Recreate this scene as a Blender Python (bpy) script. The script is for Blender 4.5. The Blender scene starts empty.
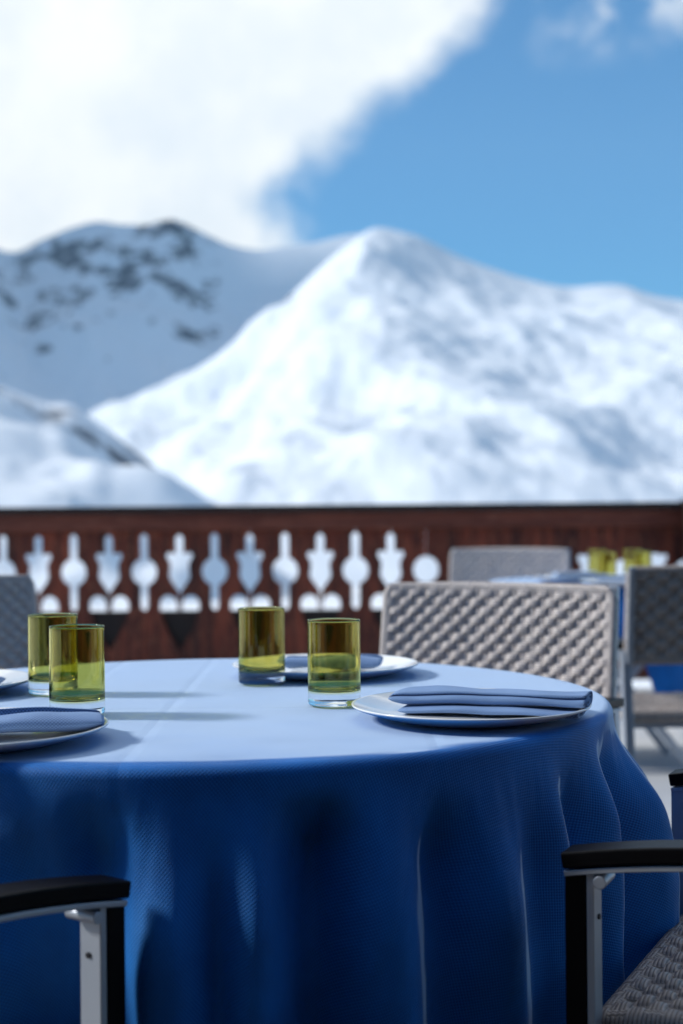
import bpy, bmesh, math, random
import numpy as np
from mathutils import Vector, Matrix, noise
random.seed(7)
sc = bpy.context.scene
COL = sc.collection
PI = math.pi

# ------------------------------------------------------------------ camera numbers
F = 1422.0; EYE = 1.02; PITCH = math.atan(4.0/F); ROLL = -0.0087
def lev(px, py):
    dx, dy = px-341.5, py-512.0
    return dx-0.0087*dy, 0.0087*dx+dy-4.0
def pw(px, py, z):                      # pixel of the photograph -> point at height z
    xr, yr = lev(px, py); d = F*(EYE-z)/yr
    return Vector((xr/F*d, d, z))
def pd(px, py, d):                      # pixel + distance -> point
    xr, yr = lev(px, py)
    return Vector((xr/F*d, d, EYE-yr/F*d))

# ------------------------------------------------------------------ material helpers
def mat(name):
    m = bpy.data.materials.new(name); m.use_nodes = True
    nt = m.node_tree; b = nt.nodes['Principled BSDF']
    return m, nt, b
def N(nt, t, **kw):
    n = nt.nodes.new(t)
    for k, v in kw.items():
        if k in n.inputs.keys() if isinstance(k, str) else False: n.inputs[k].default_value = v
        else: setattr(n, k, v)
    return n
def L(nt, a, b): nt.links.new(a, b)
def M_(nt, op, a, b=None, c=None, clamp=False):
    n = nt.nodes.new('ShaderNodeMath'); n.operation = op; n.use_clamp = clamp
    for i, v in enumerate((a, b, c)):
        if v is None: continue
        if isinstance(v, (int, float)): n.inputs[i].default_value = v
        else: nt.links.new(v, n.inputs[i])
    return n.outputs[0]
def mixc(nt, fac, a, b):
    n = nt.nodes.new('ShaderNodeMix'); n.data_type = 'RGBA'
    for s, v in ((n.inputs[0], fac), (n.inputs[6], a), (n.inputs[7], b)):
        if isinstance(v, (int, float)): s.default_value = v
        elif isinstance(v, tuple): s.default_value = (*v, 1) if len(v) == 3 else v
        else: nt.links.new(v, s)
    return n.outputs[2]
def ramp(nt, fac, p0, p1):
    n = nt.nodes.new('ShaderNodeMapRange'); n.interpolation_type = 'SMOOTHSTEP'
    nt.links.new(fac, n.inputs[0]); n.inputs[1].default_value = p0; n.inputs[2].default_value = p1
    return n.outputs[0]
def noi(nt, vec, scale, detail=4, rough=.5):
    n = nt.nodes.new('ShaderNodeTexNoise'); n.inputs['Scale'].default_value = scale
    n.inputs['Detail'].default_value = detail; n.inputs['Roughness'].default_value = rough
    if vec is not None: nt.links.new(vec, n.inputs['Vector'])
    return n.outputs['Fac']
def bump(nt, h, dist, strength=1.0):
    n = nt.nodes.new('ShaderNodeBump'); n.inputs['Distance'].default_value = dist
    n.inputs['Strength'].default_value = strength
    nt.links.new(h, n.inputs['Height']); return n.outputs[0]

def fabric(name, c_lo, c_hi, period, sheen=.6, sheen_tint=(.6, .75, 1), rough=.8, creases=False):
    m, nt, b = mat(name)
    uv = N(nt, 'ShaderNodeUVMap'); sp = N(nt, 'ShaderNodeSeparateXYZ'); L(nt, uv.outputs[0], sp.inputs[0])
    k = 2*PI/period
    su = M_(nt, 'SINE', M_(nt, 'MULTIPLY', sp.outputs[0], k)); sv = M_(nt, 'SINE', M_(nt, 'MULTIPLY', sp.outputs[1], k))
    w = M_(nt, 'MULTIPLY_ADD', M_(nt, 'MULTIPLY', su, sv), .5, .5)
    n1 = noi(nt, uv.outputs[0], 9, 5); n2 = noi(nt, uv.outputs[0], 700, 2)
    fac = M_(nt, 'ADD', M_(nt, 'MULTIPLY', w, .7), M_(nt, 'MULTIPLY', n2, .3))
    col = mixc(nt, fac, c_lo, c_hi)
    col = mixc(nt, M_(nt, 'MULTIPLY', ramp(nt, n1, .3, .75), .25), col, tuple(min(1, x*1.5) for x in c_hi))
    L(nt, col, b.inputs['Base Color'])
    b.inputs['Roughness'].default_value = rough
    b.inputs['Sheen Weight'].default_value = sheen; b.inputs['Sheen Roughness'].default_value = .35
    b.inputs['Sheen Tint'].default_value = (*sheen_tint, 1)
    b.inputs['Specular IOR Level'].default_value = .35
    h = M_(nt, 'ADD', M_(nt, 'MULTIPLY', w, .0006), M_(nt, 'MULTIPLY', n2, .0003))
    if creases:
        n3 = noi(nt, uv.outputs[0], 3.5, 3)
        h = M_(nt, 'ADD', h, M_(nt, 'MULTIPLY', n3, .004))
        for ch, pos in ((0, -.045), (0, -.21), (1, -.13), (0, .31), (1, .2), (0, -.37), (1, .42)):       # ironed fold lines
            d = M_(nt, 'ABSOLUTE', M_(nt, 'SUBTRACT', sp.outputs[ch], pos))
            h = M_(nt, 'ADD', h, M_(nt, 'MULTIPLY', M_(nt, 'SUBTRACT', 1, M_(nt, 'DIVIDE', d, .012, clamp=True)), .0008))
    L(nt, bump(nt, h, 1.0, 1.0), b.inputs['Normal'])
    return m

M = {}
HAZE = 4.6e-5
M['cloth'] = fabric('blue_tablecloth', (.0015, .040, .17), (.006, .185, .60), .0048, sheen=.25, sheen_tint=(.75, .88, 1), rough=.6, creases=True)
M['cloth'].node_tree.nodes['Principled BSDF'].inputs['Specular IOR Level'].default_value = .25
M['cloth'].node_tree.nodes['Principled BSDF'].inputs['Sheen Roughness'].default_value = .25
def painted_sheen(m, pale, lo, hi, amt):      # pale colour mixed in at grazing view, imitating sheen of sky and sun
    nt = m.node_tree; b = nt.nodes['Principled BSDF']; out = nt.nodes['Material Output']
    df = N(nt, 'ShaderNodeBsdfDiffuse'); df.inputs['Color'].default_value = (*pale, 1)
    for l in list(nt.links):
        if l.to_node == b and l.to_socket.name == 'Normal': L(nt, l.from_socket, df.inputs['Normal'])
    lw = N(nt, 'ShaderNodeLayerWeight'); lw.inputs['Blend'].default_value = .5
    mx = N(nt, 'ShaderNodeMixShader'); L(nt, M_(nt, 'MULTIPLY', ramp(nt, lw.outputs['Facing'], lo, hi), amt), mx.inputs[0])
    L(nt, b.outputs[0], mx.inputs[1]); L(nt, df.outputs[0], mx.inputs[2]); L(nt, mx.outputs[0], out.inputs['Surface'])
painted_sheen(M['cloth'], (.52, .66, .84), .775, .86, .80)
M['napkin'] = fabric('blue_napkin', (.02, .06, .19), (.27, .42, .68), .0044, sheen=.35)
M['napkin_pale'] = fabric('pale_blue_napkin', (.35, .47, .66), (.5, .6, .78), .003, sheen=.3)

m, nt, b = mat('porcelain'); M['porcelain'] = m
b.inputs['Base Color'].default_value = (.80, .82, .83, 1); b.inputs['Roughness'].default_value = .12
b.inputs['Coat Weight'].default_value = .3

# tinted glass, clear thick base
m, nt, b = mat('olive_glass'); M['glass'] = m
nt.nodes.remove(b); out = nt.nodes['Material Output']
g = N(nt, 'ShaderNodeBsdfGlass'); g.inputs['IOR'].default_value = 1.48; g.inputs['Roughness'].default_value = 0
tc = N(nt, 'ShaderNodeTexCoord'); sp = N(nt, 'ShaderNodeSeparateXYZ'); L(nt, tc.outputs['Object'], sp.inputs[0])
L(nt, mixc(nt, ramp(nt, sp.outputs[2], .017, .021), (.98, .99, .99), (.905, .88, .58)), g.inputs['Color'])
L(nt, g.outputs[0], out.inputs['Surface'])

m, nt, b = mat('brushed_aluminium'); M['alu'] = m
tc = N(nt, 'ShaderNodeTexCoord'); n1 = noi(nt, tc.outputs['Object'], 25, 5); n2 = noi(nt, tc.outputs['Object'], 6, 4)
L(nt, mixc(nt, n2, (.36, .40, .46), (.50, .54, .60)), b.inputs['Base Color'])
b.inputs['Metallic'].default_value = .55
L(nt, M_(nt, 'MULTIPLY_ADD', n1, .25, .28), b.inputs['Roughness'])
L(nt, bump(nt, n1, .0006, .5), b.inputs['Normal'])

m, nt, b = mat('black_arm_pad'); M['black'] = m
tc = N(nt, 'ShaderNodeTexCoord'); n1 = noi(nt, tc.outputs['Object'], 60, 4)
b.inputs['Base Color'].default_value = (.002, .002, .003, 1)
L(nt, M_(nt, 'MULTIPLY_ADD', n1, .15, .35), b.inputs['Roughness']); b.inputs['Specular IOR Level'].default_value = .12

def rattan(name, c0, c1, c2, line):
    m, nt, b = mat(name)
    uv = N(nt, 'ShaderNodeUVMap'); sp = N(nt, 'ShaderNodeSeparateXYZ'); L(nt, uv.outputs[0], sp.inputs[0])
    at = N(nt, 'ShaderNodeAttribute'); at.attribute_name = 'over'        # 1: crossing strand on top, 0: the other way
    k = 2*PI/line
    a = M_(nt, 'SINE', M_(nt, 'MULTIPLY', sp.outputs[0], k)); c = M_(nt, 'SINE', M_(nt, 'MULTIPLY', sp.outputs[1], k))
    ov = ramp(nt, at.outputs['Fac'], .45, .55)
    st = M_(nt, 'ADD', M_(nt, 'MULTIPLY', c, ov), M_(nt, 'MULTIPLY', a, M_(nt, 'SUBTRACT', 1, ov)))
    st01 = M_(nt, 'MULTIPLY_ADD', st, .5, .5)
    n1 = noi(nt, uv.outputs[0], 45, 4); n2 = noi(nt, uv.outputs[0], 8, 3)
    col = mixc(nt, n1, c0, c1); col = mixc(nt, M_(nt, 'MULTIPLY', ramp(nt, n2, .4, .8), .4), col, c2)
    col = mixc(nt, M_(nt, 'MULTIPLY', ramp(nt, st01, .35, .05), .75), col, tuple(x*.25 for x in c0))
    L(nt, col, b.inputs['Base Color']); b.inputs['Roughness'].default_value = .42
    L(nt, bump(nt, st01, .0012, .8), b.inputs['Normal'])
    return m
M['rattan'] = rattan('grey_rattan', (.56, .49, .455), (.74, .67, .62), (.76, .66, .59), .0056)
M['rattan_shaded'] = rattan('shade_toned_rattan', (.26, .22, .20), (.48, .42, .39), (.50, .40, .33), .0052)  # darker copy of the grey rattan, shade put into its colour

def wood(name, c0, c1, c2, scale=(1, 1, 1), rough=.6):
    m, nt, b = mat(name)
    tc = N(nt, 'ShaderNodeTexCoord'); mp = N(nt, 'ShaderNodeMapping'); mp.inputs['Scale'].default_value = scale
    L(nt, tc.outputs['Object'], mp.inputs[0])
    ge = N(nt, 'ShaderNodeNewGeometry')
    n1 = noi(nt, mp.outputs[0], 3, 6, .6); n2 = noi(nt, mp.outputs[0], 14, 5, .6)
    col = mixc(nt, ramp(nt, n1, .3, .7), c0, c1)
    col = mixc(nt, M_(nt, 'MULTIPLY', ramp(nt, n2, .52, .72), .8), col, c2)
    col = mixc(nt, M_(nt, 'MULTIPLY', ge.outputs['Random Per Island'], .5), col, tuple(x*.35 for x in c0))
    L(nt, col, b.inputs['Base Color']); b.inputs['Roughness'].default_value = rough
    L(nt, bump(nt, n2, .002, .6), b.inputs['Normal'])
    return m
M['red_wood'] = wood('stained_timber', (.05, .009, .005), (.33, .058, .022), (.62, .20, .09), (8, 8, 1.2))
M['rail_wood'] = wood('stained_timber_rail', (.15, .030, .014), (.32, .080, .040), (.42, .16, .095), (.8, 6, 6))
M['post_wood'] = wood('dark_timber', (.014, .007, .005), (.03, .013, .009), (.05, .02, .014), (6, 6, .8))
M['deck'] = wood('weathered_deck', (.07, .06, .055), (.11, .10, .09), (.15, .135, .12), (6, .8, 6), .75)  # boards kept dark to cut light bouncing up onto the cloth

def snow(name, rocky, lo, hi):
    m, nt, b = mat(name)
    tc = N(nt, 'ShaderNodeTexCoord'); at = N(nt, 'ShaderNodeAttribute'); at.attribute_name = 'rock'
    n1 = noi(nt, tc.outputs['Object'], rocky, 8, .65)
    f = ramp(nt, M_(nt, 'ADD', M_(nt, 'MULTIPLY', n1, 1.6), at.outputs['Fac']), lo, hi)
    n2 = noi(nt, tc.outputs['Object'], rocky*3, 5)
    rock = mixc(nt, n2, (.04, .055, .085), (.10, .115, .14))
    L(nt, mixc(nt, f, (.73, .78, .83), rock), b.inputs['Base Color'])
    b.inputs['Roughness'].default_value = .7; b.inputs['Specular IOR Level'].default_value = .2
    return m
M['snow_rock'] = snow('rock_and_snow', .011, 1.08, 1.2)
M['snow_soft'] = snow('wind_packed_snow', .008, 1.14, 1.3)
M['snow_near'] = snow('near_snow_ridge', .03, .98, 1.12)
m, nt, b = mat('snow_field'); M['snow'] = m
tc = N(nt, 'ShaderNodeTexCoord'); n1 = noi(nt, tc.outputs['Object'], .05, 6); n2 = noi(nt, tc.outputs['Object'], .6, 5)
b.inputs['Base Color'].default_value = (.86, .88, .90, 1); b.inputs['Roughness'].default_value = .7
L(nt, bump(nt, M_(nt, 'ADD', M_(nt, 'MULTIPLY', n1, 1.2), M_(nt, 'MULTIPLY', n2, .12)), 1.0, .5), b.inputs['Normal'])
m, nt, b = mat('dark_steel'); M['steel'] = m
b.inputs['Base Color'].default_value = (.03, .03, .035, 1); b.inputs['Roughness'].default_value = .45; b.inputs['Metallic'].default_value = .6
m, nt, b = mat('table_board'); M['board'] = m
b.inputs['Base Color'].default_value = (.5, .47, .42, 1); b.inputs['Roughness'].default_value = .5

# ------------------------------------------------------------------ object helpers
def tag(o, label=None, cat=None, group=None, kind=None):
    if label: o['label'] = label
    if cat: o['category'] = cat
    if group: o['group'] = group
    if kind: o['kind'] = kind
    return o
def link(name, me, m=None, parent=None, smooth=True):
    o = bpy.data.objects.new(name, me); COL.objects.link(o)
    if m: me.materials.append(m)
    if parent: o.parent = parent
    if smooth is not None:
        me.polygons.foreach_set('use_smooth', [smooth]*len(me.polygons))
    return o
def bmobj(name, bm, m, parent=None, smooth=False, bev=0):
    if bev:
        bmesh.ops.bevel(bm, geom=list(bm.edges), offset=bev, segments=2, affect='EDGES', profile=.5)
    bmesh.ops.recalc_face_normals(bm, faces=bm.faces)
    me = bpy.data.meshes.new(name); bm.to_mesh(me); bm.free()
    o = link(name, me, m, parent, smooth)
    if smooth and bev is not None:
        try: me.shade_auto_smooth = True
        except Exception: pass
    return o
def box(bm, c, s, R=None):
    vs = []
    for dx in (-.5, .5):
        for dy in (-.5, .5):
            for dz in (-.5, .5):
                v = Vector((dx*s[0], dy*s[1], dz*s[2]))
                if R: v = R @ v
                vs.append(bm.verts.new(v+Vector(c)))
    for f in ((0, 1, 3, 2), (4, 6, 7, 5), (0, 4, 5, 1), (2, 3, 7, 6), (0, 2, 6, 4), (1, 5, 7, 3)):
        bm.faces.new([vs[i] for i in f])
def beam(bm, a, b_, w, h, up=(0, 0, 1)):     # rectangular bar from a to b_
    a = Vector(a); b_ = Vector(b_); t = (b_-a).normalized(); up = Vector(up)
    s = t.cross(up).normalized(); n = s.cross(t).normalized()
    R = Matrix((s, t, n)).transposed()
    box(bm, (a+b_)/2, (w, (b_-a).length, h), R)
def sweep(bm, pts, w, h):                     # bar along a path in the yz plane
    rings = []
    for i, p in enumerate(pts):
        t = (Vector(pts[min(i+1, len(pts)-1)])-Vector(pts[max(i-1, 0)])).normalized()
        s = Vector((1, 0, 0)); n = s.cross(t).normalized()
        rings.append([bm.verts.new(Vector(p)+s*(a*w/2)+n*(c*h/2)) for a, c in ((-1, -1), (1, -1), (1, 1), (-1, 1))])
    for r0, r1 in zip(rings, rings[1:]):
        for k in range(4): bm.faces.new((r0[k], r0[(k+1) % 4], r1[(k+1) % 4], r1[k]))
    bm.faces.new(rings[0][::-1]); bm.faces.new(rings[-1])
def grid_mesh(name, P, uv=None, closed_u=False, attr=None, attr_name='over'):   # P: (nv, nu, 3)
    nv, nu = P.shape[:2]
    idx = np.arange(nv*nu).reshape(nv, nu)
    if closed_u: idx = np.concatenate([idx, idx[:, :1]], axis=1)
    q = np.stack([idx[:-1, :-1], idx[:-1, 1:], idx[1:, 1:], idx[1:, :-1]], -1).reshape(-1, 4)
    me = bpy.data.meshes.new(name)
    me.vertices.add(nv*nu); me.vertices.foreach_set('co', P.astype(np.float32).ravel())
    me.loops.add(q.size); me.loops.foreach_set('vertex_index', q.astype(np.int32).ravel())
    me.polygons.add(len(q)); me.polygons.foreach_set('loop_start', (np.arange(len(q))*4).astype(np.int32))
    me.update(calc_edges=True)
    if uv is not None:
        if closed_u:
            pass
        ul = me.uv_layers.new(name='UVMap'); u = uv.reshape(-1, 2)[q.ravel()] if not closed_u else uv.reshape(-1, 2)[q.ravel() % len(uv.reshape(-1, 2))]
        ul.data.foreach_set('uv', u.astype(np.float32).ravel())
    if attr is not None:
        a = me.attributes.new(attr_name, 'FLOAT', 'POINT'); a.data.foreach_set('value', attr.astype(np.float32).ravel())
    me.validate()
    return me
def lathe(name, prof, seg=144):
    th = np.linspace(0, 2*PI, seg, endpoint=False)
    pr = np.array(prof)
    P = np.zeros((len(pr), seg, 3)); P[:, :, 0] = pr[:, :1]*np.cos(th); P[:, :, 1] = pr[:, :1]*np.sin(th); P[:, :, 2] = pr[:, 1:2]
    me = grid_mesh(name, P, closed_u=True)
    bm = bmesh.new(); bm.from_mesh(me); bmesh.ops.remove_doubles(bm, verts=bm.verts, dist=1e-6)
    bmesh.ops.recalc_face_normals(bm, faces=bm.faces); bm.to_mesh(me); bm.free()
    return me
def empty(name, loc=(0, 0, 0), rz=0):
    o = bpy.data.objects.new(name, None); COL.objects.link(o); o.location = loc; o.rotation_euler = (0, 0, rz); o.empty_display_size = .1
    return o
def copy_tree(o, parent=None):
    c = o.copy(); COL.objects.link(c)
    if parent: c.parent = parent
    for ch in [x for x in list(COL.objects) if x.parent == o]: copy_tree(ch, c)
    return c
def sm(x): x = np.clip(x, 0, 1); return x*x*(3-2*x)

# ------------------------------------------------------------------ tables and cloths
TC = Vector((-.200, 2.133)); TR = .594
def cloth_mesh(name, R, drop, folds, flare, valley_to, nth=900, hem=None, n_drop=60):
    e = .014
    s_flat = np.concatenate([np.linspace(0.0, R-e, 26)])
    a = np.linspace(0, PI/2, 8)[1:]
    t = np.linspace(0, 1, n_drop)[1:]
    th = np.linspace(-PI, PI, nth, endpoint=False)            # 0 = towards -y, positive = towards +x
    rows = []; uv = []
    dirx, diry = np.sin(th), -np.cos(th)
    deg = np.degrees(th)
    for s in s_flat:
        rows.append(np.stack([s*dirx, s*diry, np.zeros(nth)], -1)); uv.append(np.stack([s*dirx, s*diry], -1))
    for k in a:
        r = R-e+e*math.sin(k); z = -e+e*math.cos(k); s = R-e+e*k
        rows.append(np.stack([r*dirx, r*diry, np.full(nth, z)], -1)); uv.append(np.stack([s*dirx, s*diry], -1))
    dmax = np.full(nth, drop) if hem is None else np.array([hem(x) for x in th])
    fl = np.interp(deg, [f[0] for f in flare], [f[1] for f in flare])
    for k in t:
        d = k*dmax
        r = R+fl*sm(d/.24)**.8
        off = np.zeros(nth)
        for (c, amp, sl, sr, st, ln) in folds:
            dd = (deg-c+180) % 360-180
            # the ridge narrows to its start at the table's edge
            wdt = .9+.3*sm((d-st)/.3)
            sg = np.where(dd < 0, sl, sr)*wdt
            off += 1.05*amp*np.exp(-(dd/sg)**2)*sm((d-st)/ln)
        r = r+off
        jit = np.array([noise.noise(Vector((math.sin(x)*6, math.cos(x)*6, kk*5)))*.006 for x, kk in zip(th, d)])*sm(d/.1)
        r = r+jit
        wr = np.array([noise.noise(Vector((math.sin(x)*26, math.cos(x)*26, kk*9+3)))*.0022+noise.noise(Vector((math.sin(x)*60+kk*20, math.cos(x)*60, kk*16+3)))*.0009 for x, kk in zip(th, d)])*sm(d/.05)
        r = r+wr
        s = R-e+e*PI/2+d
        rows.append(np.stack([r*dirx, r*diry, -e-d], -1)); uv.append(np.stack([s*dirx, s*diry], -1))
    P = np.array(rows); U = np.array(uv)
    # soft unevenness of the linen on the board
    for i in range(len(s_flat)):
        for j in range(0, nth):
            v = Vector((P[i, j, 0]*5, P[i, j, 1]*5, 1.7)); P[i, j, 2] += noise.noise(v)*.0010+noise.noise(v*3.1)*.0004
    me = grid_mesh(name, P, U, closed_u=True)
    return me

# (centre deg, amplitude, width left, width right, start of the fold below the edge, length over which it grows)
folds = [(-30, .035, 6, 5, .02, .25), (-21, .036, 5, 4, .03, .22), (-14, -.030, 3.5, 3.5, .02, .12), (-6.5, -.045, 4.2, 3.2, .012, .09),
         (1.6, .036, 4.6, 3.2, .015, .2), (5.9, -.016, 1.9, 1.9, .05, .2), (10.2, .034, 3.0, 2.6, .012, .16), (17, -.050, 4.6, 3.6, .012, .08),
         (24.0, .034, 4.8, 4.2, .01, .18), (31, -.034, 3.0, 3.4, .02, .10), (38.2, .032, 4.6, 4.2, .0, .2), (44.5, -.014, 2.8, 2.8, .03, .16),
         (48.8, .026, 3.4, 2.4, .0, .12), (54.5, -.028, 2.8, 2.8, .01, .12), (61.5, .028, 3.6, 2.4, .0, .12),
         (67.5, -.026, 2.8, 2.8, .0, .12), (76, .042, 5, 3.6, .0, .14), (84, -.03, 3.4, 3.4, .0, .12)]
k = 93
while k < 325:
    folds.append(((k+180) % 360-180, random.uniform(.022, .04), random.uniform(2.5, 4.5), random.uniform(2, 3.5), .0, random.uniform(.12, .25)))
    kk = k+random.uniform(5.5, 7.5)
    folds.append(((kk+180) % 360-180, -random.uniform(.015, .03), 2.6, 2.6, .0, .14)); k = kk+random.uniform(5, 8)
flare = [(-180, .05), (-100, .06), (-60, .03), (-20, .022), (0, .018), (30, .018), (50, .012), (66, .014), (78, .055), (95, .075), (140, .04), (180, .05)]
cl = link('tablecloth', cloth_mesh('tablecloth', TR, .52, folds, flare, 0), M['cloth'])
cl.location = (TC.x, TC.y, .75); cl.cycles.is_caustics_receiver = True
tag(cl, 'big deep blue cloth draped in folds over the round table nearest the viewer', 'tablecloth')

def round_table(name, c, R, label, crossed):
    t = empty(name, (c.x, c.y, 0))
    tag(t, label, 'table')
    b_ = lathe('tabletop', [(0, .722), (R-.03, .722), (R-.014, .724), (R-.014, .744), (R-.02, .7475), (0, .7475)], 96)
    link('tabletop', b_, M['board'], t, False)
    if crossed:
        for s in (-1, 1):
            for y in (-.22, .22):
                bm = bmesh.new(); beam(bm, (-.26*s, y+.012*s, .02), (.26*s, y+.012*s, .70), .03, .022, (0, 1, 0)); bmobj('leg', bm, M['alu'], t, bev=.003)
    else:
        bm = bmesh.new(); bmesh.ops.create_cone(bm, cap_ends=True, segments=32, radius1=.035, radius2=.035, depth=.68, matrix=Matrix.Translation((0, 0, .38)))
        bmobj('pedestal', bm, M['steel'], t)
        link('foot', lathe('foot', [(0, 0), (.26, 0), (.26, .012), (.05, .035), (0, .035)], 48), M['steel'], t, False)
    return t
round_table('round_table', TC, TR, 'round table standing wholly beneath the big front cloth', False)
T2 = Vector((pw(606, 579, .75).x, 5.72)); R2 = .5
round_table('round_table', T2, R2, 'smaller round table with crossed pale legs under the far cloth by the railing', True)
f2 = []
k = 0
while k < 352:
    f2.append(((k+180) % 360-180, random.uniform(.02, .035), 5, 4, .0, .15)); k += random.uniform(11, 17)
def hem2(th):      # square cloth: corners hang lower
    return float(np.interp(math.degrees(th), (-180, -100, -60, -10, 0, 6, 60, 95, 180), (.3, .32, .17, .18, .24, .42, .42, .42, .3)))
c2 = link('tablecloth', cloth_mesh('tablecloth', R2, .3, f2, [(-180, .03), (180, .03)], 0, nth=240, hem=hem2, n_drop=20), M['cloth'])
c2.location = (T2.x, T2.y, .75)
tag(c2, 'short royal blue cloth over the far table beside the railing, behind the woven chairs', 'tablecloth')

# ------------------------------------------------------------------ plates, napkins, tumblers
def plate_mesh(r):
    return lathe('plate', [(0, .0055), (r*.62, .0055), (r*.72, .0075), (r*.86, .0135), (r*.975, .0195), (r*.992, .0203), (r, .0196), (r*.998, .018),
                           (r*.97, .0155), (r*.86, .0095), (r*.72, .0030), (r*.64, .0012), (r*.62, 0), (r*.58, 0), (r*.57, .0015), (0, .0015)], 128)
PR = .158
pm = plate_mesh(PR)
def plate(p, label, group='white plates'):
    o = link('plate', pm, None, None, True)
    if not pm.materials: pm.materials.append(M['porcelain'])
    o.location = (p.x, p.y, .7512)
    return tag(o, label, 'plate', group)
RZ = .7712
P1 = pw(470.5, 702.5, RZ)
P2 = pw(325.5, 662.5, RZ)
e3 = pw(106, 724, RZ); P3 = Vector((e3.x-PR*.99, e3.y, 0))
e4 = pw(30, 679, RZ); P4 = Vector((e4.x-PR*.99, e4.y+.01, 0))
plate(P1, 'white plate carrying the napkin with a coiled open end, right side of the big table')
plate(P2, 'white plate at the far side of the big table, partly hidden behind two green tumblers')
plate(P3, 'white plate cut by the left picture edge, under the smooth napkin nearest the viewer')
plate(P4, 'white plate behind the left pair of tumblers, only its rim and a napkin tip showing')

def coil_sheet(turns, a0, a1, b0, b1, n=90):           # flattened spiral in (v, z), outermost last
    t = np.linspace(0, 1, n); ang = -PI*.5+turns*2*PI*t
    a = a0+(a1-a0)*t; b_ = b0+(b1-b0)*t
    c, s = np.cos(ang), np.sin(ang)
    v = a*np.sign(c)*np.abs(c)**.8; z = b_*np.sign(s)*np.abs(s)**.9
    return np.stack([v, z], -1)
def napkin(L_, wid, hgt, turns, closed, seed, low=True):
    """a cloth rolled flat; one end shows its coil, lying on a folded lower layer"""
    rnd = random.Random(seed)
    parts = []
    def shell(path, thick, x0, x1, z_off, taper_l, taper_r, nx=64, v_off=0, warp=.0012):
        d = np.gradient(path, axis=0); nrm = np.stack([-d[:, 1], d[:, 0]], -1); nrm /= np.linalg.norm(nrm, axis=1, keepdims=True)+1e-9
        o_ = path+nrm*thick/2; i_ = path-nrm*thick/2
        loop = np.concatenate([o_, i_[::-1]])
        arc = np.concatenate([[0], np.cumsum(np.linalg.norm(np.diff(loop, axis=0), axis=1))])
        xs = np.linspace(0, 1, nx)
        P = np.zeros((nx+2, len(loop), 3)); U = np.zeros((nx+2, len(loop), 2))
        for i in range(nx+2):
            f = xs[min(max(i-1, 0), nx-1)]
            x = x0+(x1-x0)*f
            sL = math.sqrt(max(0, 1-max(0, 1-f/.10)**2)) if taper_l else 1
            sR = math.sqrt(max(0, 1-max(0, 1-(1-f)/.12)**2)) if taper_r else 1
            s = max(.06, min(sL, sR)); s = .25+.75*s
            for j, (v, z) in enumerate(loop):
                ww = noise.noise(Vector((x*14+seed, v*20, z*60)))*warp*3.2
                w2 = noise.noise(Vector((x*9, seed*3.1, .3)))*.007
                zz = z*(s if s < 1 else 1)*(1+.32*noise.noise(Vector((x*13, seed, 4))))
                P[i, j] = (x, v*(.85+.15*s)+v_off+w2, z_off+zz+ww)
                U[i, j] = (x, arc[j])
        P[0, :, :] = P[1, :, :]; P[-1, :, :] = P[-2, :, :]
        if 1:   # close the cut ends of the sheet
            n = len(path)
            P[0] = P[1]; P[-1] = P[-2]
            for r in (0, nx+1):
                for j in range(n):
                    mid = (P[r, j]+P[r, 2*n-1-j])/2; P[r, j] = mid; P[r, 2*n-1-j] = mid
        return grid_mesh('napkin', P, U, closed_u=True)
    th = .0026
    top = coil_sheet(turns, wid*.10, wid*.5, .0012, hgt*.5)
    base = 0.0
    ms = []
    if low:
        lowp = coil_sheet(1.25, wid*.40, wid*.48, .0022, .0052)
        ms.append(shell(lowp, .0036, -L_*.44, L_*.47, .0066, True, False, v_off=-.002)); base = .0088
    ms.append(shell(top, th, -L_/2, L_/2, base+hgt*.5+.0008, True, closed, v_off=.004))
    bm = bmesh.new()
    for q in ms: bm.from_mesh(q)
    bmesh.ops.remove_doubles(bm, verts=bm.verts, dist=1e-6)
    bmesh.ops.recalc_face_normals(bm, faces=bm.faces)
    me = bpy.data.meshes.new('napkin'); bm.to_mesh(me); bm.free()
    return me
nk = link('napkin', napkin(.262, .088, .0205, 2.6, False, 3), M['napkin'])
nk.location = (P1.x+.024, P1.y-.004, .7575); nk.rotation_euler = (0, 0, math.radians(-17))
tag(nk, 'folded blue napkin with a coiled open end on the right-hand white plate', 'napkin', 'blue napkins')
nk3 = link('napkin', napkin(.28, .13, .033, 1.3, True, 8, low=False), M['napkin'])
nk3.location = (P3.x+.012, P3.y-.005, .7575); nk3.rotation_euler = (0, 0, math.radians(13))
tag(nk3, 'smooth blue napkin with a rounded tip on the nearest left plate', 'napkin', 'blue napkins')
nk2 = link('napkin', napkin(.17, .09, .030, 1.3, True, 5, low=False), M['napkin'])
nk2.location = (P2.x+.01, P2.y-.0, .7575); nk2.rotation_euler = (0, 0, math.radians(-6))
tag(nk2, 'blue napkin seen between the two right tumblers, on the far plate', 'napkin', 'blue napkins')
nk4 = link('napkin', napkin(.22, .08, .016, 1.6, True, 6, low=False), M['napkin'])
nk4.location = (P4.x-.0, P4.y-.0, .7575); nk4.rotation_euler = (0, 0, math.radians(5))
tag(nk4, 'blue napkin of which only the tip shows at the left edge, behind the left tumblers', 'napkin', 'blue napkins')

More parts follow.
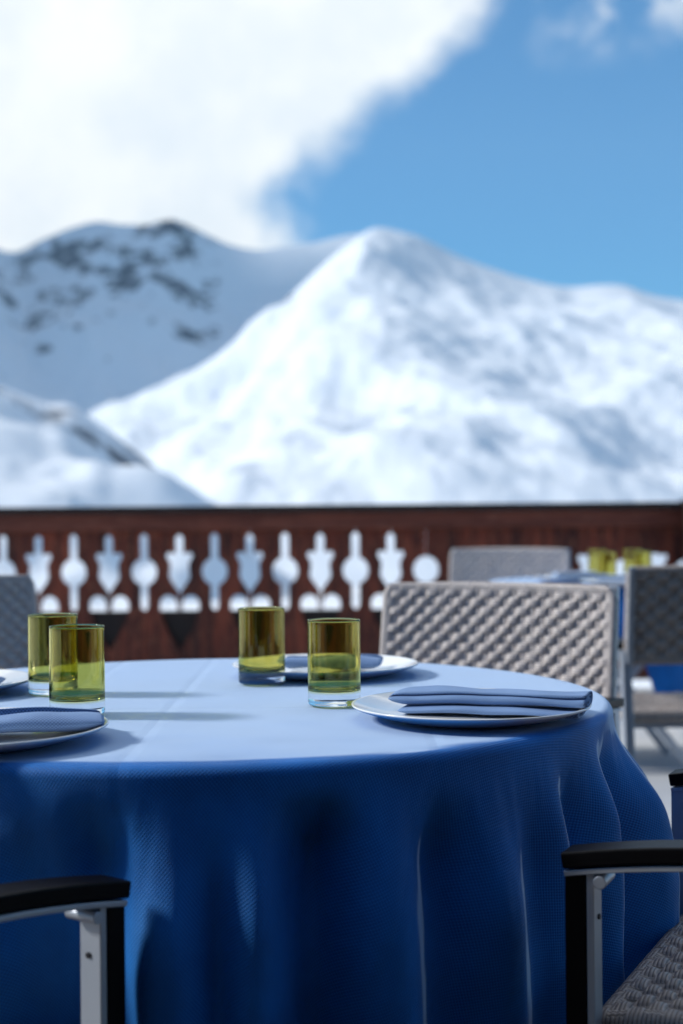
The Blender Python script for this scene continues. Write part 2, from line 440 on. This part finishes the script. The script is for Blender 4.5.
def tumbler_mesh(R, H):
    w = .0021
    wi = R-w
    pr = [(0, .0008), (R*.80, .0008), (R*.90, .0009), (R*.95, .0014), (R*.985, .0032), (R*.998, .0060), (R, .0085), (R, .0115), (R, .0165), (R, .03), (R, H*.5), (R, H-.008), (R, H-.0025),
          (R-.0001, H-.0010), (R-.0004, H-.0003), (R-w*.5, H), (wi+.0004, H-.0003), (wi+.0001, H-.0010), (wi, H-.0025), (wi, H-.008), (wi, H*.5), (wi, .040), (wi, .034), (wi-.0001, .030),
          (wi-.0006, .0262), (wi-.0020, .0234), (wi-.0045, .0214), (wi-.0080, .0203), (R*.6, .0198), (R*.5, .0197), (0, .0194)]
    return lathe('tumbler', pr, 192)
GR = .0377; GH = .1215
gm = tumbler_mesh(GR, GH); gm.materials.append(M['glass'])
def tumbler(px, py, label, z=.7512, mesh=gm, yoff=0):
    b0 = pw(px, py, .7512); o = link('tumbler', mesh, None, None, True)
    o.location = (b0.x*(b0.y+GR)/b0.y, b0.y+GR+yoff, .7515); o.cycles.is_caustics_caster = True; return tag(o, label, 'tumbler', 'olive glass tumblers')
tumbler(334.5, 708.5, 'olive green glass tumbler nearest the viewer of the right pair, beside the napkin plate')
tumbler(262, 686, 'olive green glass tumbler standing further back of the right pair, left of the front one')
tumbler(77.5, 718.5, 'olive green glass tumbler behind the smooth napkin tip, front one of the left pair')
tumbler(53.5, 696.5, 'olive green glass tumbler overlapped by the front one of the left pair')
# far table setting
for (px, d, lab) in ((597.5, 5.85, 'first small olive tumbler from the left on the far table'), (606.5, 5.42, 'second olive tumbler on the far table, in front of the first'),
                     (633, 5.85, 'third olive tumbler from the left on the far table'), (642, 5.5, 'olive tumbler on the far table standing closest to the dark backed chair')):
    o = link('tumbler', gm, None, None, True); xr = px-341.5-.6
    o.location = (xr/F*d, d, .7515); tag(o, lab, 'tumbler', 'olive glass tumblers')
for (px, d, lab) in ((573, 5.62, 'white plate with a folded napkin at the left of the far table'), (622, 5.33, 'white plate on the near side of the far table, below the small tumblers')):
    xr = px-341.5-.6; plate(Vector((xr/F*d, d, 0)), lab)
nkp = napkin(.20, .10, .034, 1.6, True, 11, low=False)
for (px, d, rz, lab) in ((578, 5.62, 10, 'pale folded napkin on the left plate of the far table'), (622, 5.33, -20, 'pale folded napkin on the near plate of the far table')):
    o = link('napkin', nkp, None, None, True); xr = px-341.5-.6
    if not nkp.materials: nkp.materials.append(M['napkin_pale'])
    o.location = (xr/F*d, d, .7575); o.rotation_euler = (0, 0, math.radians(rz)); tag(o, lab, 'napkin', 'pale napkins')

# ------------------------------------------------------------------ woven chairs
def weave_panel(name, W, H, a, b_, amp, thick, res, bowl=0, wrap=.022):
    """slab W x H in (x, y), front side woven, both sides padded; returned as arrays in local coords (z = out)"""
    nu = int(W/res); nv = int(H/res)
    us = np.linspace(0, W, nu); vs = np.linspace(0, H, nv)
    U, V = np.meshgrid(us, vs)
    def hgt(U0, V0):
        U = U0+.0016*np.sin(V0*41+U0*13+1)+.0012*np.sin(U0*67); V = V0+.0013*np.sin(U0*31+.7)+.0009*np.sin(U0*83+V0*20)
        j = np.floor(V/b_); fv = V/b_-j
        jit = np.sin(j*12.9898+np.floor(U/a+.5*(j % 2))*4.1)*.5
        fu = (U/a+.5*(j % 2)) % 1; over = fu < .64
        pil = (1.25+.4*jit)*np.sin(PI*np.clip(fu/.64, 0, 1))**.55*np.abs(np.sin(PI*fv))**.38-.25
        gu = np.clip((fu-.64)/.36, 0, 1)
        ver = .55*np.sin(PI*gu)**.7*(1-.4*np.abs(np.sin(PI*fv)))-.75
        par = np.where(over, 0, 1)
        h = np.where(over, pil, ver)
        U, V = U0, V0
        edge = np.minimum(np.minimum(U, W-U), np.minimum(V, H-V))
        e = sm(edge/wrap-.55)
        wr = .55+.12*np.sin(2*PI*np.where(np.minimum(U, W-U) < np.minimum(V, H-V), V, U)/.0075)
        return h*e+wr*(1-e), np.where(par == 0, 1.0, 0.0), edge
    h, par, edge = hgt(U, V)
    rnd = .5*thick*np.sqrt(np.clip(1-np.clip(1-edge/(thick*.5), 0, 1)**2, 0, 1))
    zf = rnd+h*amp; zb = -rnd-h*amp
    z0 = np.minimum(rnd, 1e-4)
    zf = np.where(edge < 1e-9, 0, zf); zb = np.where(edge < 1e-9, 0, zb)
    return U-W/2, V, zf, zb, par, us, vs
def panel_obj(name, W, H, a, b_, amp, thick, res, m, parent, place, swap=False, cb=None):
    U, V, zf, zb, par, us, vs = weave_panel(name, W, H, a, b_, amp, thick, res)
    if swap: par = 1-par
    out = []
    for Z in (zf, zb):
        P = np.stack([U, V, Z], -1)
        out.append(P)
    Pf = place(out[0]); Pb = place(out[1])
    uv = np.stack([U, V], -1)
    m1 = grid_mesh(name, Pf, uv, attr=par); m2 = grid_mesh(name, Pb[:, ::-1], uv[:, ::-1], attr=par[:, ::-1])
    bm = bmesh.new(); bm.from_mesh(m1); bm.from_mesh(m2)
    bmesh.ops.remove_doubles(bm, verts=[v for v in bm.verts if v.is_boundary], dist=1e-6)
    me = bpy.data.meshes.new(name); bm.to_mesh(me); bm.free()
    return link(name, me, m, parent, True)
AX = .264
def armz(s):                 # s = metres behind the front end of the arm
    return .640+.024*(1-(1-min(s, .26)/.26)**2)-.05*max(0, s-.26)**2*4
def make_chair(material, label, cell=(.041, .0190), res=.0022, amp=.0052, seat_cell=(.046, .0205), group='woven terrace chairs'):
    t = empty('woven_chair'); tag(t, label, 'chair', group)
    # seat: slab z .425-.46, front edge droops
    def pseat(P):
        x, y, z = P[..., 0], P[..., 1], P[..., 2]
        yy = -.22+y
        return np.stack([x, yy, .442+z-.010*sm((yy-.17)/.08)-.006*(1-(2*x/.5)**2)*sm((yy+.22)/.1)*sm((.24-yy)/.1)], -1)
    panel_obj('seat', .505, .47, seat_cell[0], seat_cell[1], amp, .034, res, material, t, pseat)
    back_t = math.radians(9)
    def pback(P):
        x, y, z = P[..., 0], P[..., 1], P[..., 2]
        zz = .595+y*math.cos(back_t)+z*math.sin(back_t); yy = -.235-y*math.sin(back_t)+z*math.cos(back_t)
        yy = yy-.018*(1-(x/.26)**2)
        rc = .032; q = np.clip((y-(.281-rc))/rc, 0, 1); x = x*(.2625-rc+rc*np.sqrt(np.clip(1-q*q, 0, 1)))/.2625
        zz = zz+.004*(1-(x/.26)**2)*(y/.29)
        return np.stack([-x, yy, zz], -1)
    panel_obj('backrest', .525, .281, cell[0], cell[1], amp, .022, res, material, t, pback)
    bm = bmesh.new()
    for y in (-.20, .215): box(bm, (0, y, .418), (.48, .028, .014))
    for x in (-.236, .236): box(bm, (x, .0075, .4215), (.02, .40, .018))
    bmobj('seat_frame', bm, M['alu'], t)
    for s in (-1, 1):
        # arm: black pad on an aluminium bar
        bm = bmesh.new(); sweep(bm, [(s*AX, .27-q, armz(q)-.009) for q in np.linspace(0, .49, 15)], .046, .018)
        ar = bmobj('armrest', bm, M['black'], t, smooth=False, bev=.0022)
        bm = bmesh.new(); sweep(bm, [(s*AX, .268-q, armz(q)-.0235) for q in np.linspace(0, .485, 15)], .040, .0065)
        bmobj('arm_bar', bm, M['alu'], t, bev=.0012)
        z1 = armz(.03)-.027
        # front leg: aluminium with a black outer strip along its front
        bm = bmesh.new(); box(bm, (s*(AX-.002), .2395, z1/2+.01), (.032, .009, z1-.02))
        box(bm, (s*(AX-.013), .2562, z1/2+.01), (.009, .024, z1-.02))
        lg = bmobj('leg', bm, M['alu'], t, bev=.0015)
        bm = bmesh.new(); box(bm, (s*(AX+.0035), .2565, z1/2+.01), (.0235, .0235, z1-.022)); bmobj('front_strip', bm, M['black'], lg, bev=.001)
        bm = bmesh.new(); box(bm, (s*AX, .24, .010), (.036, .046, .02)); bmobj('foot_cap', bm, M['black'], lg, bev=.003)
        bm = bmesh.new(); bmesh.ops.create_cone(bm, cap_ends=True, segments=20, radius1=.0075, radius2=.0065, depth=.044, matrix=Matrix.Translation((s*(AX-.002), .227, z1-.008)) @ Matrix.Rotation(PI/2, 4, 'Y'))
        bmobj('bolt', bm, M['alu'], lg, smooth=False, bev=.001)
        bm = bmesh.new(); bmesh.ops.create_cone(bm, cap_ends=True, segments=14, radius1=.0032, radius2=.0032, depth=.003, matrix=Matrix.Translation((s*(AX-.004), .2345, z1-.052)) @ Matrix.Rotation(PI/2, 4, 'X'))
        bmobj('screw', bm, M['steel'], lg, smooth=False, bev=0)
        # rear leg up to the arm, thin upright above
        bm = bmesh.new(); beam(bm, (s*(AX-.008), -.31, .02), (s*(AX-.008), -.232, .636), .026, .036, (0, 1, 0)); rl = bmobj('leg', bm, M['alu'], t, bev=.002)
        bm = bmesh.new(); box(bm, (s*(AX-.008), -.312, .012), (.032, .042, .024)); bmobj('foot_cap', bm, M['black'], rl, bev=.003)
        bm = bmesh.new(); beam(bm, (s*.249, -.2565, .600), (s*.249, -.2935, .872), .018, .016, (0, 1, 0)); bmobj('back_upright', bm, M['alu'], t, bev=.0015)
    return t
def put(o, x, y, fx, fy, label=None, s=1):
    o.location = (x, y, 0); o.rotation_euler = (0, 0, math.atan2(-fx, fy)); o.scale = (s, s, s)
    if label: o['label'] = label
def origin_from(pt, lx, ly, fx, fy):      # chair origin so that local (lx, ly) sits at pt
    n = math.hypot(fx, fy); fx /= n; fy /= n
    return pt.x-(lx*fy+ly*fx), pt.y-(-lx*fx+ly*fy)

ch = make_chair(M['rattan'], 'x')
# chair across the table, its woven back to the railing
tp = (pw(383, 580, .883)+pw(614, 584, .883))/2
dv = pw(614, 584, .883)-pw(383, 580, .883); dx, dy = .894, -.447
fx, fy = -.447, -.894
pt = pd(499, 581, 3.02); x, y = origin_from(pt, 0, -.29, fx, fy)
put(ch, x, y, fx, fy, 'light grey woven chair across the big table, its sunlit back facing the viewer')
c4 = copy_tree(ch); fx, fy = .56, -.83
pt = pd(32, 574, 3.75); x, y = origin_from(pt, -.262, -.29, fx, fy)
put(c4, x, y, fx, fy, 'grey woven chair cut by the left picture edge, behind the left tumblers')
c2_ = copy_tree(ch); fx, fy = -.30, -.95
pt = pd(510, 544, 6.15); x, y = origin_from(pt, 0, -.29, fx, fy)
put(c2_, x, y, fx, fy, 'fine woven chair right in front of the railing, behind the far table', 1.0)
cd = make_chair(M['rattan_shaded'], 'x', cell=(.058, .024), amp=.0062)
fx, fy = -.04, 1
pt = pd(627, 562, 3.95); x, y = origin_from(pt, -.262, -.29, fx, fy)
put(cd, x, y, fx, fy, 'woven chair, shade toned into its colour, with its back to the viewer, pulled up to the far table')
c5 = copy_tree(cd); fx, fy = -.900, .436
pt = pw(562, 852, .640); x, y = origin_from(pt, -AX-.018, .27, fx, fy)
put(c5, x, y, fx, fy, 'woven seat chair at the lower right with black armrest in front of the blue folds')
c6 = copy_tree(ch); fx, fy = .62, .785
pt = pw(128, 880, .640); x, y = origin_from(pt, AX+.018, .27, fx, fy)
put(c6, x, y, fx, fy, 'chair at the lower left, only its curved black armrest and front leg in view')

# ------------------------------------------------------------------ balustrade
RD = 8.0; PXM = RD/F
def zpx(py, o=0): return EYE-(py-517.7+o)*PXM
def arc(cx, cy, r, a0, a1, n=14):
    return [(cx+r*math.cos(math.radians(a0+(a1-a0)*i/n)), cy+r*math.sin(math.radians(a0+(a1-a0)*i/n))) for i in range(n+1)]
def profA(slit=True):            # (dx, py) top to bottom
    r = 13.5; q = math.degrees(math.acos(3.8/r))
    if slit: return [(0, 534), (2.2, 535), (3.8, 537)]+arc(0, 572, r, -q, q, 20)+[(3.8, 606), (2.5, 609.5), (0, 610.5)]
    return arc(0, 572, r, -90, 90, 24)
def profB(slit=True):
    v = [(3.9, 553), (7.5, 554), (10.5, 552.6), (13, 553.5), (13.8, 556.2), (12.9, 559.2), (10.6, 562), (9.8, 566), (10.2, 571), (10.9, 575), (10.2, 579), (7.5, 583), (4.5, 587), (1.6, 591)]
    lobe = arc(11.8, 605, 9.4, -180, 0, 16)
    h = [(20.6, 611), (18.8, 618), (15, 627), (9, 637), (4, 645), (0, 650)]
    top = [(0, 535), (2.2, 536), (3.9, 538)] if slit else [(0, 552)]
    return top+v+[(.5, 593), (.5, 611), (2.4, 609.5)]+lobe+h
bm_all = bmesh.new()
def board(x0, x1, pL, pR, oz):
    ptsL = [(x0+.0012+dx*.93*PXM, zpx(py, oz)) for dx, py in pL]; ptsR = [(x1-.0012-dx*.93*PXM, zpx(py, oz)) for dx, py in pR]
    ztop, zbot = 1.03, .10
    jj = random.Random(int(x0*1000)); ptsL = [(a_+jj.uniform(-.0008, .0008), b2+jj.uniform(-.0006, .0006)) for a_, b2 in ptsL]; ptsR = [(a_+jj.uniform(-.0008, .0008), b2+jj.uniform(-.0006, .0006)) for a_, b2 in ptsR]
    outl = [(x0+.0012, ztop)]+ptsL+[(x0+.0012, zbot), (x1-.0012, zbot)]+ptsR[::-1]+[(x1-.0012, ztop)]
    cu = bpy.data.curves.new('b', 'CURVE'); cu.dimensions = '2D'; cu.fill_mode = 'BOTH'; cu.extrude = .016
    s = cu.splines.new('POLY'); s.points.add(len(outl)-1); s.use_cyclic_u = True
    for p, (x_, z_) in zip(s.points, outl): p.co = (x_, z_, 0, 1)
    ob = bpy.data.objects.new('b', cu); COL.objects.link(ob)
    dg = bpy.context.evaluated_depsgraph_get(); me = bpy.data.meshes.new_from_object(ob.evaluated_get(dg))
    me.transform(Matrix.Rotation(PI/2, 4, 'X')); bm_all.from_mesh(me)
    bpy.data.objects.remove(ob); bpy.data.curves.remove(cu); bpy.data.meshes.remove(me)
xA = (144.5-341.5-.6)*PXM; pit = 35.2*PXM
joints = []
for k in range(-16, 9):
    a_ = k % 2 == 0
    joints.append((xA+k*pit, profA(k != 8) if a_ else profB(), 0))
for j0, j1 in zip(joints, joints[1:]): board(j0[0], j1[0], j0[1], j1[1], 0)
xA2 = (622.5-341.5-.5)*PXM; pit2 = 32*PXM; j2 = []
for k in range(-5, 14): j2.append((xA2+k*pit2, profA(False) if k % 2 == 0 else profB(False), 5.5))
board(joints[-1][0], j2[0][0], joints[-1][1], profB(False), 0)
for j0, j1 in zip(j2, j2[1:]): board(j0[0], j1[0], j0[1], j1[1], 5.5)
rail = empty('balustrade', (0, RD, 0))
tag(rail, 'dark red-brown timber balustrade with cut-out vase, disc and heart shapes along the terrace edge', 'railing')
bo = bmobj('board_panel', bm_all, M['red_wood'], rail); bo.location = (0, 0, 0)
def railbox(name, x0, x1, y0, y1, z0, z1, m, bev=.004):
    bm = bmesh.new(); box(bm, ((x0+x1)/2, (y0+y1)/2, (z0+z1)/2), (x1-x0, y1-y0, z1-z0)); return bmobj(name, bm, M[m], rail, bev=bev)
XL, XR = joints[0][0]-.1, j2[-1][0]
railbox('handrail', XL, XR, -.085, .075, 1.045, 1.084, 'post_wood', .006)
railbox('fascia', XL, XR, -.060, -.0185, .945, 1.0445, 'rail_wood', .008)
railbox('fascia_batten', XL, XR, -.0185, .0, .925, .9445, 'post_wood', .002) if False else None
railbox('lower_rail', XL, XR, .0175, .085, .200, zpx(611.5), 'post_wood')
railbox('bottom_rail', XL, XR, -.05, -.0175, .09, .19, 'rail_wood')
for px_ in (-3.3, .60, 2.0, 4.2):
    if px_ == .60: railbox('post', px_-.01, px_+.09, .0175, .10, 0, 1.0445, 'post_wood')
    else: railbox('post', px_, px_+.13, .0865, .20, 0, 1.0445, 'post_wood')
pb = empty('corner_post', (1.885+.17, RD-.17, 0)); tag(pb, 'thick almost black timber post at the right end of the balustrade', 'post')
bm = bmesh.new(); box(bm, (0, 0, .535), (.30, .16, 1.07)); bmobj('shaft', bm, M['post_wood'], pb, bev=.006)
bm = bmesh.new(); box(bm, (0, 0, 1.081), (.34, .20, .022)); bmobj('cap', bm, M['post_wood'], pb, bev=.005)

# ------------------------------------------------------------------ deck, ground
bm = bmesh.new()
xx = -7.0
while xx < 9:
    box(bm, (xx+.07, 2.1, -.0125), (.136, 12.3, .025)); xx += .141
pvm, pnt, pb_ = mat('pale_paving'); ptc = N(pnt, 'ShaderNodeTexCoord'); pn = noi(pnt, ptc.outputs['Object'], 3, 6); pn2 = noi(pnt, ptc.outputs['Object'], 40, 4)
L(pnt, mixc(pnt, pn, (.42, .43, .44), (.62, .63, .64)), pb_.inputs['Base Color']); pb_.inputs['Roughness'].default_value = .8; L(pnt, bump(pnt, pn2, .004, .6), pb_.inputs['Normal'])
dk = bmobj('deck', bm, M['deck'], None, bev=0); tag(dk, kind='structure')
bm = bmesh.new(); box(bm, (1, 2.1, -.60), (16.3, 12.32, 1.14)); o = bmobj('deck_base', bm, M['post_wood']); tag(o, kind='structure')
bm = bmesh.new()
for i in range(16):
    for j in range(5): box(bm, (-6.5+i+.5*(j % 2), 4.15+j*.9, .006), (.985, .885, .024))
o = bmobj('paving', bm, pvm, bev=.004); tag(o, kind='structure')

def polar(name, us, ds, zf, m, rock=None):
    P = np.zeros((len(ds), len(us), 3)); RK = np.zeros((len(ds), len(us)))
    for i, d in enumerate(ds):
        for j, u in enumerate(us):
            z, r = zf(u, d); P[i, j] = (u*d, d, z); RK[i, j] = r
    me = grid_mesh(name, P, attr=RK, attr_name='rock'); return tag(link(name, me, m, None, True), kind='structure')
# ground: one sheet of snow to the horizon in rings round the terrace
ths = np.linspace(-PI, PI, 181)[:-1]; rs = np.geomspace(2, 4900, 80)
P = np.zeros((len(rs), len(ths), 3))
for i, r in enumerate(rs):
    for j, t in enumerate(ths):
        x, y = r*math.sin(t), r*math.cos(t)
        z = -1.25-.055*max(0, min(r, 900)-8)+noise.noise(Vector((x*.01, y*.01, 3)))*min(r*.012, 14)
        P[i, j] = (x, y, z)
o = link('snow_ground', grid_mesh('snow_ground', P, closed_u=True), M['snow'], None, True); tag(o, kind='structure')

def ridge(pts):
    a = np.array([((p-341.5)/F, (516-(q+.0087*(p-341.5)))/F) for p, q in pts]); return lambda u: float(np.interp(u, a[:, 0], a[:, 1]))
def mount(name, pts, d0, dr, d1, zb, amp, sc_, m, nu, nd, u0, u1, rockf, seed, rough=1.0, shape=1.0, stretch=1.0):
    rf = ridge(pts)
    def zf(u, d):
        uw = u+(noise.fractal(Vector((u*6, d/dr*4, seed)), 1.0, 2.0, 3))*.05*(1-min(1, d/dr)**3)*3
        zr = EYE+(rf(uw-.006)+rf(uw-.003)+2*rf(uw)+rf(uw+.003)+rf(uw+.006))/6*dr
        if d <= dr: t = (d-d0)/(dr-d0)
        else: t = 1-(d-dr)/(d1-dr)
        t = max(0, t); s = t**shape
        if stretch > 1 and d < dr:       # lower slopes forget the outline of the crest
            wv = [rf(uw+k_*.03) for k_ in (-3, -2, -1, 0, 1, 2, 3)]; av = EYE+sum(wv)/7*dr; k_ = min(1, max(0, (t-.45)/.5)); k_ = k_*k_*(3-2*k_); zr = zr*k_+av*(1-k_)
        v = Vector((u*d/sc_, d/sc_/stretch+u*d/sc_*.35, seed))
        n = noise.fractal(v, .9, 2.1, 7)*.6+(noise.ridged_multi_fractal(v*.9, 1.0, 2.1, 5, 1.0, 2.0)-1.1)*.35*rough
        w = min(1, (1-t)*5+.12) if d <= dr else 1
        z = zb+(zr-zb)*s+n*amp*w*min(1, t*4)
        return z, rockf(u, d, t, n)
    ds = np.concatenate([np.linspace(d0, dr, nd), np.linspace(dr, d1, nd//3)[1:]])
    us = np.linspace(u0, u1, nu)
    return polar(name, us, ds, zf, m)
PX = lambda p: (p-341.5)/F
mount('rocky_mountain', [(-900, -260), (-500, -400), (-300, -330), (-150, -60), (-50, 200), (0, 250), (20, 252), (42, 238), (70, 228), (100, 221), (125, 225), (150, 225), (175, 217), (200, 229), (235, 245), (262, 251), (290, 248), (315, 244), (340, 238), (362, 232), (385, 238), (440, 300), (480, 450)],  # crest out of frame at left raised to throw shade on the bowl
      2700, 4300, 5600, -60, 105, 480, M['snow_rock'], 260, 150, PX(-900), PX(470),
      lambda u, d, t, n: .32*math.exp(-((t-.93)/.26)**2)-.12*(t < .55)+.1*n-(.4 if u > PX(222) else 0) , 2.3, 1.3, 1.7)
mount('snow_mountain', [(40, 445), (90, 413), (150, 397), (200, 370), (245, 336), (280, 306), (310, 278), (335, 255), (355, 240), (368, 231), (380, 226), (420, 236), (465, 259), (500, 271), (540, 282), (572, 288), (600, 285), (625, 285), (650, 294), (683, 300), (800, 320), (1100, 300), (1500, 340)],
      900, 3100, 4300, -75, 50, 230, M['snow_soft'], 420, 240, PX(40), PX(1500),
      lambda u, d, t, n: .05+.12*math.exp(-((t-.97)/.05)**2), 5.2, .45, 1.0, 1.6)
mount('snow_ridge', [(-900, 250), (-500, 300), (-200, 345), (-100, 356), (0, 386), (35, 398), (52, 404), (70, 402), (100, 424), (150, 461), (180, 490), (200, 506), (260, 560)],
      300, 820, 1100, -30, 9, 90, M['snow_near'], 180, 90, PX(-900), PX(260),
      lambda u, d, t, n: .26*math.exp(-((t-.9)/.10)**2)-.05, 4.1, 1.2, 1.0)

# ------------------------------------------------------------------ unseen timber block behind the camera, added to darken the cloth's front
ct = empty('added_chalet', (1, -2.7, 0)); tag(ct, 'unseen dark timber house added behind the camera to keep light off the cloth', 'light blocker')
bm = bmesh.new()
for i in range(26): box(bm, (0, -.12-.01*(i % 2), .1+i*.2), (17, .20, .196))
bmobj('wall', bm, M['post_wood'], ct)
bm = bmesh.new(); beam(bm, (0, -4.5, 5.9), (0, 1.1, 4.1), 19, .16, (0, 0, 1)); bmobj('roof', bm, M['post_wood'], ct)
for wx in (-6, -3, 3, 6):
    bm = bmesh.new()
    for a_, b2 in (((wx-.6, .02, 1.0), (wx-.6, .02, 2.3)), ((wx+.6, .02, 1.0), (wx+.6, .02, 2.3)), ((wx, .02, 1.0), (wx, .02, 2.3))): beam(bm, a_, b2, .07, .05, (0, 1, 0))
    for z_ in (1.0, 2.3): beam(bm, (wx-.635, .022, z_), (wx+.635, .022, z_), .05, .07)
    wf = bmobj('window', bm, M['rail_wood'], ct)
    bm = bmesh.new(); box(bm, (wx, .0, 1.65), (1.15, .01, 1.25)); bmobj('pane', bm, M['steel'], wf)
bm = bmesh.new(); box(bm, (0, 2500, 700), (24000, 15000, 3800))
m, nt, b = mat('mountain_air'); nt.nodes.remove(b); pv = N(nt, 'ShaderNodeVolumePrincipled'); pv.inputs['Color'].default_value = (.50, .78, 1, 1)
pv.inputs['Density'].default_value = HAZE; pv.inputs['Anisotropy'].default_value = 0; L(nt, pv.outputs[0], nt.nodes['Material Output'].inputs['Volume'])
hz = bmobj('haze', bm, m); tag(hz, kind='stuff')
# ------------------------------------------------------------------ camera
cam = bpy.data.cameras.new('camera'); co = bpy.data.objects.new('camera', cam); COL.objects.link(co); sc.camera = co
cam.sensor_fit = 'VERTICAL'; cam.sensor_height = 36; cam.lens = F/1024*36
cam.clip_start = .05; cam.clip_end = 100000
co.matrix_world = Matrix.Translation((0, 0, EYE)) @ Matrix.Rotation(PI/2+PITCH, 4, 'X') @ Matrix.Rotation(ROLL, 4, 'Z')
cam.dof.use_dof = True; cam.dof.focus_distance = 1.86; cam.dof.aperture_fstop = 3.2

# ------------------------------------------------------------------ light
SUN_A, SUN_E = math.radians(-83), math.radians(32)       # azimuth from +y towards +x
w = bpy.data.worlds.new('World'); sc.world = w; w.use_nodes = True; nt = w.node_tree
bg = nt.nodes['Background']; bg.inputs[1].default_value = .105
sky = N(nt, 'ShaderNodeTexSky'); sky.sky_type = 'NISHITA'; sky.sun_disc = False
sky.sun_elevation = SUN_E; sky.sun_rotation = SUN_A; sky.altitude = 2300; sky.air_density = 1.3; sky.dust_density = .2; sky.ozone_density = 2.5
tc = N(nt, 'ShaderNodeTexCoord'); sp = N(nt, 'ShaderNodeSeparateXYZ'); L(nt, tc.outputs['Generated'], sp.inputs[0])
az = M_(nt, 'ARCTAN2', sp.outputs[0], sp.outputs[1]); el = M_(nt, 'ARCSINE', sp.outputs[2])
n1 = noi(nt, tc.outputs['Generated'], 9, 6, .55); n2 = noi(nt, tc.outputs['Generated'], 28, 5, .6)
edge = M_(nt, 'MULTIPLY_ADD', M_(nt, 'MAXIMUM', M_(nt, 'SUBTRACT', el, .222), 0), 1.12, -.036)
bulge = M_(nt, 'MULTIPLY', M_(nt, 'SUBTRACT', n1, .5), .09)
bulge = M_(nt, 'ADD', bulge, M_(nt, 'MULTIPLY', M_(nt, 'SUBTRACT', n2, .5), .05))
dd = M_(nt, 'ADD', M_(nt, 'SUBTRACT', edge, az), bulge)
mask = ramp(nt, dd, -.022, .036)
n0 = noi(nt, tc.outputs['Generated'], 2.2, 5, .55)
rest = M_(nt, 'MULTIPLY', M_(nt, 'MULTIPLY', ramp(nt, n0, .52, .68), .6), M_(nt, 'MAXIMUM', ramp(nt, az, .8, 1.2), M_(nt, 'MAXIMUM', ramp(nt, el, .7, .9), M_(nt, 'SUBTRACT', 1, ramp(nt, az, -1.6, -1.4)))))
mask = M_(nt, 'MULTIPLY', mask, ramp(nt, M_(nt, 'ADD', az, M_(nt, 'MULTIPLY', n1, .3)), -1.0, -.8))
mask = M_(nt, 'MAXIMUM', mask, rest)
wisp = M_(nt, 'MULTIPLY', ramp(nt, M_(nt, 'ADD', az, M_(nt, 'MULTIPLY', n2, .1)), .175, .26), ramp(nt, M_(nt, 'ADD', el, M_(nt, 'MULTIPLY', n1, .06)), .325, .375))
wisp = M_(nt, 'MULTIPLY', wisp, ramp(nt, n2, .4, .65)); wisp = M_(nt, 'MULTIPLY', wisp, M_(nt, 'SUBTRACT', 1, ramp(nt, az, .6, .9)))
mask = M_(nt, 'MAXIMUM', mask, M_(nt, 'MULTIPLY', wisp, .55))
n3 = noi(nt, tc.outputs['Generated'], 14, 5, .6)
ccol = mixc(nt, ramp(nt, n3, .3, .7), (7.7, 7.95, 8.1), (9.2, 9.1, 8.8))
vm = N(nt, 'ShaderNodeVectorMath'); vm.operation = 'MULTIPLY'; vm.inputs[1].default_value = (.31, .77, 1.06); L(nt, sky.outputs[0], vm.inputs[0])
L(nt, mixc(nt, mask, vm.outputs[0], ccol), bg.inputs[0])
sl = bpy.data.lights.new('sun', 'SUN'); sl.energy = 3.5; sl.angle = math.radians(9); sl.cycles.is_caustics_light = True; sl.color = (1, .96, .90)
so = bpy.data.objects.new('sun', sl); COL.objects.link(so)
d = Vector((math.sin(SUN_A)*math.cos(SUN_E), math.cos(SUN_A)*math.cos(SUN_E), math.sin(SUN_E)))
so.rotation_euler = d.to_track_quat('Z', 'Y').to_euler()

vs = sc.view_settings; vs.view_transform = 'Standard'; vs.look = 'None'; vs.exposure = .46; vs.gamma = 1
sc.display_settings.display_device = 'sRGB'
sc.cycles.max_bounces = 12; sc.cycles.transmission_bounces = 12; sc.cycles.glossy_bounces = 4; sc.cycles.diffuse_bounces = 4
sc.cycles.use_denoising = True; sc.cycles.caustics_refractive = True; sc.cycles.caustics_reflective = False
